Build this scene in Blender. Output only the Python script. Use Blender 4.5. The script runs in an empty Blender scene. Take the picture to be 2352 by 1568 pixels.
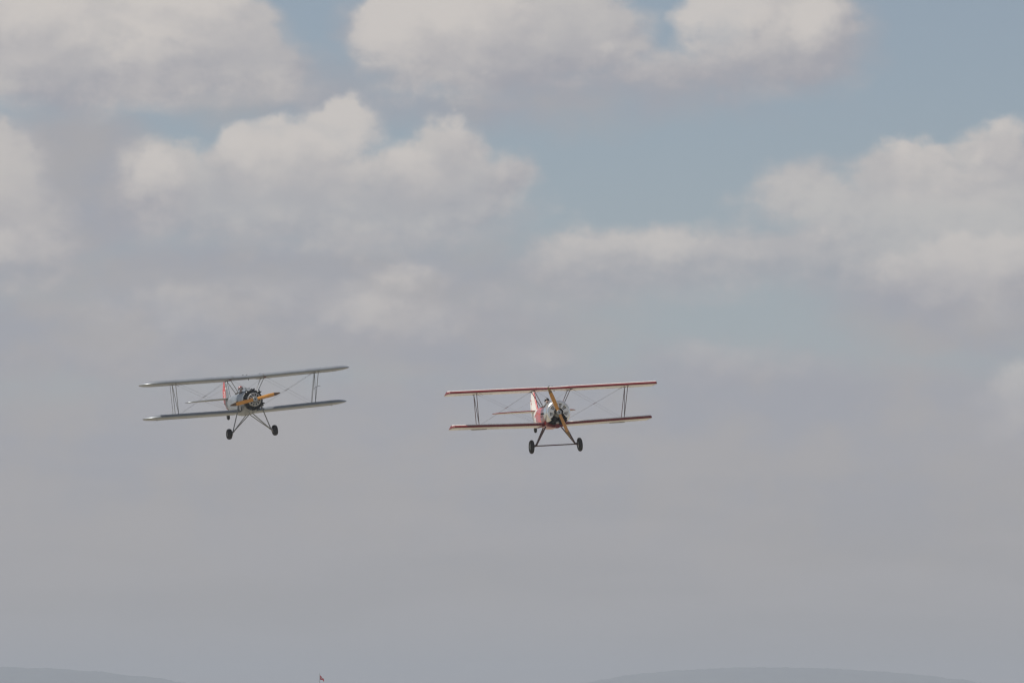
import bpy, bmesh, math, random
from mathutils import Vector, Matrix, noise as mnoise
R = math.radians
PI = math.pi
random.seed(7)
scene = bpy.context.scene
COL = scene.collection

# ------------------------------------------------------------------ camera
CAM_Z = 1.7
CAM_PITCH = 3.65
cam_data = bpy.data.cameras.new('camera')
cam_data.sensor_width = 36.0
cam_data.lens = 206.0
cam_data.clip_start = 0.5
cam_data.clip_end = 60000.0
cam = bpy.data.objects.new('camera', cam_data)
cam.location = (0, 0, CAM_Z)
cam.rotation_euler = (R(90 + CAM_PITCH), 0, 0)
COL.objects.link(cam)
scene.camera = cam

# ------------------------------------------------------------------ sun direction (behind and to the left of the aircraft)
SUN_VEC = Vector((-0.74, 0.10, 1.0)).normalized()        # towards the sun
SUN_EL = math.asin(SUN_VEC.z)
SUN_AZ = math.atan2(SUN_VEC.x, SUN_VEC.y)                # clockwise from +Y
sun_data = bpy.data.lights.new('sun', 'SUN')
sun_data.energy = 5.0
sun_data.angle = R(0.53)
sun_data.color = (1.0, 0.95, 0.87)
sun = bpy.data.objects.new('sun', sun_data)
sun.rotation_euler = SUN_VEC.to_track_quat('Z', 'Y').to_euler()
sun.location = SUN_VEC * 400
COL.objects.link(sun)

# ------------------------------------------------------------------ world: sky with cumulus
SKY_STRENGTH = 0.075
world = bpy.data.worlds.new('World')
scene.world = world
world.use_nodes = True
world.cycles.sampling_method = 'MANUAL'
world.cycles.sample_map_resolution = 256
wt = world.node_tree
wt.nodes.clear()
W = wt.nodes
WL = wt.links


def srgb(r, g, b):
    f = lambda c: (c / 255 / 12.92) if c <= 10 else ((c / 255 + 0.055) / 1.055) ** 2.4
    return (f(r), f(g), f(b))


def wmath(op, a, b=None, c=None, clamp=False):
    n = W.new('ShaderNodeMath')
    n.operation = op
    n.use_clamp = clamp
    for i, v in enumerate((a, b, c)):
        if v is None:
            continue
        if isinstance(v, (int, float)):
            n.inputs[i].default_value = v
        else:
            WL.new(v, n.inputs[i])
    return n.outputs[0]


def wvec(op, a, b=None, out=0):
    n = W.new('ShaderNodeVectorMath')
    n.operation = op
    for i, v in enumerate((a, b)):
        if v is None:
            continue
        if isinstance(v, (tuple, list)):
            n.inputs[i].default_value = v
        else:
            WL.new(v, n.inputs[i])
    return n.outputs[out]


def wscale(a, s):
    n = W.new('ShaderNodeVectorMath')
    n.operation = 'SCALE'
    WL.new(a, n.inputs[0])
    if isinstance(s, (int, float)):
        n.inputs['Scale'].default_value = s
    else:
        WL.new(s, n.inputs['Scale'])
    return n.outputs[0]


def wnoise(vec, scale, detail, rough=0.5, lac=2.0):
    n = W.new('ShaderNodeTexNoise')
    n.noise_dimensions = '3D'
    WL.new(vec, n.inputs['Vector'])
    n.inputs['Scale'].default_value = scale
    n.inputs['Detail'].default_value = detail
    n.inputs['Roughness'].default_value = rough
    n.inputs['Lacunarity'].default_value = lac
    return n


def wsmooth(x, lo, hi):
    n = W.new('ShaderNodeMapRange')
    n.interpolation_type = 'SMOOTHSTEP'
    WL.new(x, n.inputs['Value'])
    n.inputs['From Min'].default_value = lo
    n.inputs['From Max'].default_value = hi
    return n.outputs['Result']


def wmix(fac, a, b):
    n = W.new('ShaderNodeMix')
    n.data_type = 'RGBA'
    n.clamp_factor = True
    if isinstance(fac, (int, float)):
        n.inputs['Factor'].default_value = fac
    else:
        WL.new(fac, n.inputs['Factor'])
    for v, s in ((a, n.inputs['A']), (b, n.inputs['B'])):
        if isinstance(v, (tuple, list)):
            s.default_value = (*v, 1)
        else:
            WL.new(v, s)
    return n.outputs['Result']


# direction -> sky chart: azimuth and elevation, about 0.43 degrees per unit
K = 134.59
tc = W.new('ShaderNodeTexCoord')
DIR = tc.outputs['Generated']
sep = W.new('ShaderNodeSeparateXYZ')
WL.new(DIR, sep.inputs[0])
az = wmath('ARCTAN2', sep.outputs[0], sep.outputs[1])
el = wmath('ARCSINE', sep.outputs[2])
U = wmath('MULTIPLY', az, K)
V = wmath('MULTIPLY', el, K)
comb = W.new('ShaderNodeCombineXYZ')
WL.new(U, comb.inputs[0])
WL.new(V, comb.inputs[1])
CHART = comb.outputs[0]
NV = wvec('MULTIPLY', DIR, (K, K, K * 1.35))              # seamless coordinates for noise
V0 = R(CAM_PITCH) * K


def chart(x, y):                                          # chart position of a cloud
    return ((x - 1176) / 100.0, V0 + (784 - y) / 100.0)


nA = wnoise(NV, 0.45, 5, 0.55)
nB = wnoise(wvec('ADD', NV, (31.7, 11.3, 5.1)), 1.5, 5, 0.58)
nC = wnoise(wvec('ADD', NV, (-17.2, 41.9, 23.4)), 0.75, 7, 0.57)
nR = wnoise(wvec('ADD', NV, (-17.2 - 0.16, 41.9, 23.4 + 0.30)), 0.75, 7, 0.57)
warpA = wscale(wvec('SUBTRACT', nA.outputs['Color'], (0.5, 0.5, 0.5)), 0.85)
warpB = wscale(wvec('SUBTRACT', nB.outputs['Color'], (0.5, 0.5, 0.5)), 0.5)
PW = wvec('ADD', CHART, wvec('ADD', warpA, warpB))
fine = wmath('SUBTRACT', nC.outputs['Fac'], 0.5)
relief = wmath('SUBTRACT', nC.outputs['Fac'], nR.outputs['Fac'])   # slope of the heads towards the sun
vorA = W.new('ShaderNodeTexVoronoi')                                # cauliflower heads
vorA.feature = 'SMOOTH_F1'
vorA.inputs['Smoothness'].default_value = 0.3
WL.new(wvec('ADD', NV, wscale(nB.outputs['Color'], 0.7)), vorA.inputs['Vector'])
vorA.inputs['Scale'].default_value = 1.7
billow = wmath('SUBTRACT', 0.40, vorA.outputs['Distance'])


def field(blobs, pos, k=0.25):
    """about the signed depth inside a heap of round heads, in chart units"""
    acc = None
    for (x, y, rx, ry) in blobs:
        cx, cy = chart(x, y)
        m = min(rx, ry) / 100.0
        d = W.new('ShaderNodeVectorMath')
        d.operation = 'MULTIPLY_ADD'
        WL.new(pos, d.inputs[0])
        d.inputs[1].default_value = (100.0 / rx, 100.0 / ry, 0)
        d.inputs[2].default_value = (-cx * 100.0 / rx, -cy * 100.0 / ry, 0)
        v = wmath('MULTIPLY_ADD', wvec('LENGTH', d.outputs[0], out=1), -m, m)
        if acc is None:
            acc = v
        else:
            n = W.new('ShaderNodeMath')
            n.operation = 'SMOOTH_MAX'
            WL.new(acc, n.inputs[0])
            WL.new(v, n.inputs[1])
            n.inputs[2].default_value = k
            acc = n.outputs[0]
    return acc


BACK = [
    (90, 50, 230, 200), (330, 80, 300, 180), (520, 110, 145, 130), (620, 160, 130, 82), (280, 205, 320, 62),
    (1080, 60, 300, 165), (1300, 90, 220, 125), (1560, 165, 330, 62), (1850, 90, 150, 125), (1200, 160, 330, 60), (1760, 150, 200, 60),
    (370, 430, 125, 110), (480, 470, 220, 100), (640, 420, 230, 120), (1015, 365, 105, 95), (1160, 425, 66, 68), (1000, 450, 210, 115), (740, 500, 500, 85),
    (-30, 370, 150, 105), (0, 510, 180, 125),
    (1850, 440, 110, 75), (2090, 420, 140, 100), (2150, 480, 420, 75), (2290, 395, 130, 110),
    (1340, 615, 150, 90), (1560, 605, 300, 92), (1850, 590, 330, 85), (2230, 640, 320, 110), (2100, 540, 330, 70),
    (740, 715, 560, 70), (900, 730, 190, 85), (1640, 850, 190, 62), (1860, 870, 180, 42), (1240, 850, 130, 50), (2360, 960, 150, 130), (330, 840, 330, 62), (70, 600, 140, 80),
]
FRONT = [
    (80, 60, 150, 120), (430, 50, 190, 105), (330, 160, 120, 75),
    (920, 80, 130, 150), (1060, 60, 190, 110), (1690, 50, 130, 120), (1880, 70, 70, 90), (1540, 150, 180, 50),
    (565, 365, 88, 84), (650, 355, 95, 84), (770, 320, 104, 95), (720, 400, 180, 66), (955, 400, 84, 80), (1042, 338, 66, 68), (1150, 410, 50, 46), (360, 430, 80, 90),
    (2310, 345, 90, 75), (2220, 430, 110, 48), (2085, 385, 82, 62),
    (1340, 600, 130, 62), (1560, 600, 260, 66), (1800, 575, 190, 50), (2220, 630, 240, 95), (890, 745, 180, 66), (940, 628, 90, 30), (40, 580, 120, 62), (1640, 826, 160, 42), (1840, 842, 120, 28), (1240, 840, 100, 36), (2335, 930, 85, 100),
]
VEIL = [
    (650, 660, 800, 130), (300, 780, 700, 130), (1000, 770, 420, 130), (2050, 930, 520, 110), (2220, 700, 330, 140), (1176, 1420, 3000, 580), (1650, 870, 360, 75), (640, 230, 330, 60), (150, 440, 260, 200), (1150, 240, 420, 50),
]
SHADEWARD1 = (0.14, -0.50, 0)
SHADEWARD2 = (0.36, -1.45, 0)


def depth(blobs, reach=1.0):
    d0 = field(blobs, PW)
    d1 = field(blobs, wvec('ADD', PW, tuple(c * reach for c in SHADEWARD1)))
    d2 = field(blobs, wvec('ADD', PW, tuple(c * reach for c in SHADEWARD2)))
    return d0, d1, d2


# the same broken cumulus carries on over the rest of the sky
far_c = wnoise(NV, 0.10, 6, 0.55)
far_u = wnoise(wvec('ADD', NV, (-0.5, 0.5, 1.2)), 0.10, 6, 0.55)
fr = wvec('LENGTH', wvec('MULTIPLY', wvec('SUBTRACT', CHART, (0, V0, 0)), (1 / 12.5, 1 / 9.0, 0)), out=1)
beyond = wmath('MULTIPLY_ADD', wsmooth(fr, 1.0, 1.7), 6.0, -6.0)
far0 = wmath('ADD', beyond, wmath('MULTIPLY_ADD', far_c.outputs['Fac'], 9.0, -4.95))
far1 = wmath('ADD', beyond, wmath('MULTIPLY_ADD', far_u.outputs['Fac'], 9.0, -4.95))


def shade(d0, d1, d2, edge, r1, r2):
    """opacity of a heap and how much sun reaches it: heads bright, bases in their own shade"""
    n = wmath('MULTIPLY_ADD', billow, 0.20, wmath('MULTIPLY', fine, 0.50))
    t1 = wsmooth(wmath('ADD', d1, wmath('MULTIPLY', relief, 2.0)), *r1)
    t2 = wsmooth(wmath('ADD', d2, wmath('MULTIPLY', fine, 2.0)), *r2)
    sunlit = wmath('MULTIPLY_ADD', t1, 0.38, wmath('MULTIPLY', t2, 0.62))
    soft = wmath('MULTIPLY_ADD', sunlit, -0.34, edge)
    a = wsmooth(wmath('DIVIDE', wmath('ADD', d0, n), soft), -0.8, 1.0)
    return a, sunlit


b0, b1, b2 = depth(BACK)
a_back, s_back = shade(wmath('MAXIMUM', b0, far0), wmath('MAXIMUM', b1, far1), wmath('MAXIMUM', b2, far1), 0.54, (-0.34, 0.52), (-0.55, 0.90))
a_front, s_front = shade(*depth(FRONT, 0.62), 0.50, (-0.40, 0.44), (-0.62, 0.62))
veil = wmath('MULTIPLY_ADD', fine, 0.8, field(VEIL, PW))
a_veil = wmath('MULTIPLY', wsmooth(veil, -0.55, 0.75), 0.80)

sky = W.new('ShaderNodeTexSky')
sky.sky_type = 'NISHITA'
sky.sun_disc = False
sky.sun_elevation = SUN_EL
sky.sun_rotation = SUN_AZ
sky.altitude = 900
sky.air_density = 1.0
sky.dust_density = 1.0
sky.ozone_density = 1.0
q = 1.0 / SKY_STRENGTH
cl = lambda r, g, b: tuple(c * q for c in srgb(r, g, b))
low = wmath('MULTIPLY_ADD', wsmooth(el, R(0.5), R(6.5)), -0.55, 0.85)      # thin haze, thicker near the horizon
col = wmix(low, sky.outputs[0], cl(166, 170, 177))
patch = wsmooth(nA.outputs['Fac'], 0.36, 0.64)
streak = wnoise(wvec('MULTIPLY', NV, (0.16, 0.16, 0.75)), 1.0, 4, 0.5)          # faint level layers low down
bands = wsmooth(streak.outputs['Fac'], 0.36, 0.64)
vcol = wmix(wsmooth(el, R(0.3), R(3.2)), wmix(bands, cl(166, 157, 150), cl(174, 164, 157)), wmix(patch, cl(161, 161, 170), cl(171, 166, 167)))
vcol = wmix(wmath('MULTIPLY', bands, 0.30), vcol, cl(175, 169, 168))
col = wmix(a_veil, col, vcol)
clear = wmath('MULTIPLY_ADD', wsmooth(el, R(3.0), R(5.9)), 0.60, 0.34)      # distant heaps pale into the haze
col = wmix(wmath('MULTIPLY', a_back, clear), col, wmix(s_back, cl(163, 162, 169), cl(200, 195, 191)))
col = wmix(wmath('MULTIPLY', wmath('MULTIPLY', a_front, clear), wmath('MULTIPLY_ADD', s_front, 0.6, 0.4)), col, wmix(s_front, cl(173, 171, 175), cl(208, 202, 197)))
bg = W.new('ShaderNodeBackground')
bg.inputs['Strength'].default_value = SKY_STRENGTH
WL.new(col, bg.inputs['Color'])
wo = W.new('ShaderNodeOutputWorld')
WL.new(bg.outputs[0], wo.inputs['Surface'])

# ------------------------------------------------------------------ colour management
vs = scene.view_settings
vs.view_transform = 'Standard'
vs.look = 'None'
vs.exposure = 0.0
vs.gamma = 1.0
vs.use_curve_mapping = False
scene.cycles.use_denoising = True
scene.cycles.volume_bounces = 0
scene.cycles.max_bounces = 6
scene.cycles.filter_width = 1.35
scene.cycles.transparent_max_bounces = 12


# ================================================================== helpers
def mat(name, base, rough=0.5, metal=0.0, coat=0.0, vary=0.06, scale=6.0, bump=0.0, trans=0.0):
    m = bpy.data.materials.new(name)
    m.use_nodes = True
    nt = m.node_tree
    b = nt.nodes['Principled BSDF']
    b.inputs['Metallic'].default_value = metal
    b.inputs['Coat Weight'].default_value = coat
    b.inputs['Coat Roughness'].default_value = 0.12
    t = nt.nodes.new('ShaderNodeTexCoord')
    n = nt.nodes.new('ShaderNodeTexNoise')
    n.inputs['Scale'].default_value = scale
    n.inputs['Detail'].default_value = 5
    nt.links.new(t.outputs['Object'], n.inputs['Vector'])
    mr = nt.nodes.new('ShaderNodeMapRange')
    mr.inputs['From Min'].default_value = 0.25
    mr.inputs['From Max'].default_value = 0.75
    mr.inputs['To Min'].default_value = 1 - vary * 2
    mr.inputs['To Max'].default_value = 1 + vary
    nt.links.new(n.outputs['Fac'], mr.inputs['Value'])
    mx = nt.nodes.new('ShaderNodeVectorMath')
    mx.operation = 'SCALE'
    mx.inputs[0].default_value = base
    nt.links.new(mr.outputs['Result'], mx.inputs['Scale'])
    nt.links.new(mx.outputs[0], b.inputs['Base Color'])
    r2 = nt.nodes.new('ShaderNodeMapRange')
    r2.inputs['To Min'].default_value = max(0.02, rough - 0.08)
    r2.inputs['To Max'].default_value = min(1, rough + 0.08)
    nt.links.new(n.outputs['Fac'], r2.inputs['Value'])
    nt.links.new(r2.outputs['Result'], b.inputs['Roughness'])
    if bump:
        bp = nt.nodes.new('ShaderNodeBump')
        bp.inputs['Strength'].default_value = bump
        bp.inputs['Distance'].default_value = 0.02
        nt.links.new(n.outputs['Fac'], bp.inputs['Height'])
        nt.links.new(bp.outputs['Normal'], b.inputs['Normal'])
    if trans:
        out = nt.nodes['Material Output']
        tr = nt.nodes.new('ShaderNodeBsdfTranslucent')
        nt.links.new(mx.outputs[0], tr.inputs['Color'])
        ms = nt.nodes.new('ShaderNodeMixShader')
        ms.inputs[0].default_value = trans
        nt.links.new(b.outputs[0], ms.inputs[1])
        nt.links.new(tr.outputs[0], ms.inputs[2])
        nt.links.new(ms.outputs[0], out.inputs['Surface'])
    return m


def glass(name, tint=(0.9, 0.93, 0.95)):
    m = bpy.data.materials.new(name)
    m.use_nodes = True
    nt = m.node_tree
    nt.nodes.clear()
    o = nt.nodes.new('ShaderNodeOutputMaterial')
    t = nt.nodes.new('ShaderNodeBsdfTransparent')
    t.inputs[0].default_value = (*tint, 1)
    g = nt.nodes.new('ShaderNodeBsdfGlossy')
    g.inputs['Roughness'].default_value = 0.05
    f = nt.nodes.new('ShaderNodeFresnel')
    f.inputs[0].default_value = 1.45
    ms = nt.nodes.new('ShaderNodeMixShader')
    nt.links.new(f.outputs[0], ms.inputs[0])
    nt.links.new(t.outputs[0], ms.inputs[1])
    nt.links.new(g.outputs[0], ms.inputs[2])
    nt.links.new(ms.outputs[0], o.inputs['Surface'])
    return m


class MB:
    """collects shapes into one mesh"""
    def __init__(s):
        s.v = []
        s.f = []

    def add(s, vs, fs):
        o = len(s.v)
        s.v += [tuple(p) for p in vs]
        s.f += [tuple(i + o for i in f) for f in fs]
        return s

    def grid(s, rows, closed=False, caps=False):
        n = len(rows[0])
        o = len(s.v)
        for r in rows:
            s.v += [tuple(p) for p in r]
        m = n if closed else n - 1
        for i in range(len(rows) - 1):
            for j in range(m):
                k = (j + 1) % n
                s.f.append((o + i * n + j, o + i * n + k, o + (i + 1) * n + k, o + (i + 1) * n + j))
        if caps and closed:
            s.f.append(tuple(o + j for j in reversed(range(n))))
            e = o + (len(rows) - 1) * n
            s.f.append(tuple(e + j for j in range(n)))
        return s

    def tube(s, a, b, r0, r1=None, n=8, flat=1.0, axis=None):
        """rod from a to b; flat < 1 squeezes it across 'axis' (streamlined strut)"""
        a = Vector(a)
        b = Vector(b)
        r1 = r0 if r1 is None else r1
        d = (b - a).normalized()
        ref = Vector(axis) if axis else (Vector((0, 0, 1)) if abs(d.z) < .9 else Vector((0, 1, 0)))
        x = (ref - d * ref.dot(d)).normalized()
        y = d.cross(x)
        rows = []
        for p, r in ((a, r0), (b, r1)):
            rows.append([p + x * (r * math.cos(t)) + y * (r * flat * math.sin(t)) for t in [2 * PI * i / n for i in range(n)]])
        return s.grid(rows, True, True)

    def path(s, pts, r, n=6):
        pts = [Vector(p) for p in pts]
        rows = []
        for i, p in enumerate(pts):
            d = (pts[min(i + 1, len(pts) - 1)] - pts[max(i - 1, 0)]).normalized()
            ref = Vector((0, 0, 1)) if abs(d.z) < .9 else Vector((1, 0, 0))
            x = (ref - d * ref.dot(d)).normalized()
            y = d.cross(x)
            rows.append([p + (x * math.cos(t) + y * math.sin(t)) * r for t in [2 * PI * k / n for k in range(n)]])
        return s.grid(rows, True, True)

    def lathe(s, prof, c=(0, 0, 0), axis='y', n=24, a0=0.0, a1=2 * PI, caps=False):
        c = Vector(c)
        full = abs(a1 - a0 - 2 * PI) < 1e-6
        cnt = n if full else n + 1
        rows = []
        for (t, r) in prof:
            row = []
            for i in range(cnt):
                a = a0 + (a1 - a0) * i / n
                u, w = r * math.sin(a), r * math.cos(a)
                row.append(c + (Vector((u, t, w)) if axis == 'y' else Vector((t, u, w)) if axis == 'x' else Vector((u, w, t))))
            rows.append(row)
        return s.grid(rows, full, caps and full)

    def box(s, c, h, rot=None):
        c = Vector(c)
        pts = [Vector((x * h[0], y * h[1], z * h[2])) for x in (-1, 1) for y in (-1, 1) for z in (-1, 1)]
        if rot:
            pts = [rot @ p for p in pts]
        return s.add([c + p for p in pts], [(0, 1, 3, 2), (4, 6, 7, 5), (0, 4, 5, 1), (2, 3, 7, 6), (0, 2, 6, 4), (1, 5, 7, 3)])

    def slab(s, outline, axis, t0, t1):
        """outline in 2-D extruded between t0 and t1 along axis"""
        def P(u, w, t):
            return {'x': (t, u, w), 'y': (u, t, w), 'z': (u, w, t)}[axis]
        n = len(outline)
        vs = [P(u, w, t0) for u, w in outline] + [P(u, w, t1) for u, w in outline]
        fs = [tuple(range(n)), tuple(range(2 * n - 1, n - 1, -1))] + [(i, (i + 1) % n, n + (i + 1) % n, n + i) for i in range(n)]
        return s.add(vs, fs)

    def ball(s, c, r, n=12, m=8, sc=(1, 1, 1)):
        c = Vector(c)
        rows = []
        for i in range(m + 1):
            a = PI * (i + 0.02) / (m + 0.04)
            rows.append([c + Vector((math.sin(a) * math.cos(t) * sc[0], math.sin(a) * math.sin(t) * sc[1], math.cos(a) * sc[2])) * r for t in [2 * PI * k / n for k in range(n)]])
        return s.grid(rows, True, True)

    def build(s, name, m, parent=None, smooth=True, bevel=0.0, angle=40):
        me = bpy.data.meshes.new(name)
        me.from_pydata(s.v, [], s.f)
        bm = bmesh.new()
        bm.from_mesh(me)
        bmesh.ops.recalc_face_normals(bm, faces=bm.faces)
        bm.to_mesh(me)
        bm.free()
        ob = bpy.data.objects.new(name, me)
        COL.objects.link(ob)
        me.materials.append(m)
        if smooth:
            me.polygons.foreach_set('use_smooth', [True] * len(me.polygons))
            try:
                me.set_sharp_from_angle(angle=R(angle))
            except Exception:
                pass
        if bevel:
            b = ob.modifiers.new('bevel', 'BEVEL')
            b.width = bevel
            b.segments = 2
            b.limit_method = 'ANGLE'
        if parent:
            ob.parent = parent
        return ob


def empty(name, label, cat, loc=(0, 0, 0), group=None):
    o = bpy.data.objects.new(name, None)
    o.empty_display_size = 0.3
    COL.objects.link(o)
    o.location = loc
    o['label'] = label
    o['category'] = cat
    if group:
        o['group'] = group
    return o


def tag(o, label, cat, group=None):
    o['label'] = label
    o['category'] = cat
    if group:
        o['group'] = group
    return o


# ================================================================== ground, hills, haze
def ground_material():
    m = bpy.data.materials.new('dry_airfield_grass')
    m.use_nodes = True
    nt = m.node_tree
    b = nt.nodes['Principled BSDF']
    b.inputs['Roughness'].default_value = 0.95
    t = nt.nodes.new('ShaderNodeTexCoord')
    cols = [(0.26, 0.225, 0.17), (0.33, 0.295, 0.235), (0.17, 0.165, 0.105), (0.29, 0.255, 0.20)]
    prev = None
    for i, (sc, lo, hi) in enumerate(((0.004, .42, .6), (0.05, .4, .65), (1.4, .35, .7))):
        n = nt.nodes.new('ShaderNodeTexNoise')
        n.inputs['Scale'].default_value = sc
        n.inputs['Detail'].default_value = 6
        nt.links.new(t.outputs['Object'], n.inputs['Vector'])
        r = nt.nodes.new('ShaderNodeMapRange')
        r.inputs['From Min'].default_value = lo
        r.inputs['From Max'].default_value = hi
        nt.links.new(n.outputs['Fac'], r.inputs['Value'])
        mx = nt.nodes.new('ShaderNodeMix')
        mx.data_type = 'RGBA'
        nt.links.new(r.outputs['Result'], mx.inputs['Factor'])
        if prev is None:
            mx.inputs['A'].default_value = (*cols[0], 1)
        else:
            nt.links.new(prev, mx.inputs['A'])
        mx.inputs['B'].default_value = (*cols[i + 1], 1)
        prev = mx.outputs['Result']
    nt.links.new(prev, b.inputs['Base Color'])
    return m


gb = MB()
gs = 14500.0
gn = 30
gb.grid([[(-gs + 2 * gs * i / gn, -gs + 2 * gs * j / gn, 0.0) for i in range(gn + 1)] for j in range(gn + 1)])
ground = gb.build('ground', ground_material(), smooth=False)
ground['kind'] = 'structure'

hill_mat = mat('wooded_hillside', (0.040, 0.055, 0.045), 0.95, vary=0.45, scale=0.02)


def hill(cx, cy, rx, ry, top, seed, shape=2.0):
    nx, ny = 260, 40
    rows = []
    for j in range(ny + 1):
        v = -1 + 2 * j / ny
        row = []
        for i in range(nx + 1):
            u = -1 + 2 * i / nx
            d = math.sqrt(u * u + v * v)
            h = max(0.0, 1 - d ** shape)
            h = h ** 1.15
            p = Vector((u * rx * 0.004 + seed, v * ry * 0.004, seed * 1.7))
            h2 = top * h * (1 + 0.05 * mnoise.noise(p * 0.6)) + min(1, h * 3) * (4.0 * mnoise.noise(p * 7) + 3.0 * abs(mnoise.noise(p * 22)) + 2.0 * mnoise.noise(p * 55))
            row.append((cx + u * rx, cy + v * ry, max(-0.6, h2 - 0.6)))
        rows.append(row)
    o = MB().grid(rows).build('hill', hill_mat)
    o['kind'] = 'structure'
    return o


def at(x, y, dist):
    """a point seen at photograph position x, y (2352 wide) at a given distance"""
    a = (x - 1176) / 13459.0
    e = (784 - y) / 13459.0
    c, s = math.cos(R(CAM_PITCH)), math.sin(R(CAM_PITCH))
    d = Vector((a, c - s * e, s + c * e))
    return Vector((0, 0, CAM_Z)) + d * (dist / d.y)


pL = at(10, 1531, 12000)
hill(pL.x - 60, 12000, 755, 900, pL.z, 3.1, 2.3)
pR = at(1765, 1534, 12600)
hill(pR.x + 25, 12600, 735, 800, pR.z, 9.4, 2.4)

hz = MB().box((0, 0, 66.0), (15500, 15500, 68.0)).build('haze', bpy.data.materials.new('summer_haze'), smooth=False)
hz['kind'] = 'stuff'
hm = hz.data.materials[0]
hm.use_nodes = True
hm.node_tree.nodes.clear()
hv = hm.node_tree.nodes.new('ShaderNodeVolumePrincipled')
hv.inputs['Color'].default_value = (0.635, 0.685, 0.76, 1)
hv.inputs['Density'].default_value = 0.000165
hv.inputs['Anisotropy'].default_value = 0.0
ho = hm.node_tree.nodes.new('ShaderNodeOutputMaterial')
hm.node_tree.links.new(hv.outputs[0], ho.inputs['Volume'])

# ================================================================== flag on its pole, far down the field
FD = 1200.0
top = at(733.0, 1544.8, FD)
steel = mat('galvanised_steel', (0.32, 0.33, 0.34), 0.5, 0.6, vary=0.1)
pole = empty('flagpole', 'thin grey flagpole rising in front of the hazy horizon', 'flagpole', (top.x + 0.13, FD, 0))
pb = MB()
hgt = top.z
pb.lathe([(0.0, 0.09), (hgt * .5, 0.065), (hgt - 0.08, 0.045)], axis='z', n=10, caps=True)
pb.build('shaft', steel, pole)
MB().lathe([(0.0, 0.30), (0.12, 0.30), (0.16, 0.16), (0.30, 0.14)], axis='z', n=12, caps=True).build('base', steel, pole)
MB().ball((0, 0, hgt - 0.03), 0.06).build('finial', steel, pole)

flag_red = mat('red_flag_cloth', (0.68, 0.025, 0.04), 0.8, vary=0.08, scale=3, trans=0.35)
flag_white = mat('white_flag_cloth', (0.8, 0.78, 0.76), 0.8, vary=0.03)
zt = hgt - 0.42


def flag_point(u, v, off=0.0):
    """u along the fly 0..1, v down the hoist 0..1"""
    top_z = -0.80 * u - 0.16 * math.sin(PI * u) + 0.10 * math.sin(2 * PI * u)     # upper edge sags, then bulges at the fly
    bot_z = -1.15 - 0.10 * u - 0.50 * max(0.0, u - 0.55) ** 1.2 / 0.45 ** 1.2
    z = zt + top_z * (1 - v) + bot_z * v
    x = 0.06 + 1.0 * u + 0.05 * math.sin(PI * u) * (1 - v) + 0.04 * v * u
    y = 0.22 * u * math.sin(5.2 * u + 1.6 * v + 0.4) + off
    return (x, y, z)


fb = MB().grid([[flag_point(i / 24, j / 14) for i in range(25)] for j in range(15)])
flag = fb.build('flag', flag_red, None)
fs = flag.modifiers.new('thickness', 'SOLIDIFY')
fs.thickness = 0.006
flag.location = pole.location + Vector((0, 0, 0.2 * zt))
flag.scale = (0.8, 0.8, 0.8)
tag(flag, 'small red flag with white crescent and star drooping from its pole', 'flag')


def crescent(cx, cy, ro, ri, sh, n=20, gap=0.0):
    """crescent opening towards +x: outer circle minus a smaller circle moved by sh"""
    x = (ro * ro - ri * ri + sh * sh) / (2 * sh)
    a = math.acos(max(-1, min(1, x / ro)))
    b = math.acos(max(-1, min(1, (x - sh) / ri)))
    rows = []
    for i in range(n + 1):
        t = i / n
        ao = a + (2 * PI - 2 * a) * t
        bi = b + (2 * PI - 2 * b) * t
        rows.append(((cx + ro * math.cos(ao), cy + ro * math.sin(ao)), (cx + sh + ri * math.cos(bi), cy + ri * math.sin(bi))))
    return rows


def star(cx, cy, r, rot=0.0):
    return [(cx + (r if k % 2 == 0 else r * .4) * math.cos(rot + k * PI / 5), cy + (r if k % 2 == 0 else r * .4) * math.sin(rot + k * PI / 5)) for k in range(10)]


for off in (-0.012, 0.012):
    mb = MB().grid([[flag_point(p[0], p[1] , off) for p in row] for row in
                    [[((c[0]) / 1.5, c[1]) for c in r] for r in crescent(0.52, 0.5, 0.25, 0.20, 0.0625)]])
    st = star(0.86, 0.5, 0.125, PI)
    k = [flag_point(c[0] / 1.5, c[1], off) for c in st] + [flag_point(0.86 / 1.5, 0.5, off)]
    mb.add(k, [(i, (i + 1) % 10, 10) for i in range(10)])
    mb.build('crescent_and_star', flag_white, flag)

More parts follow.
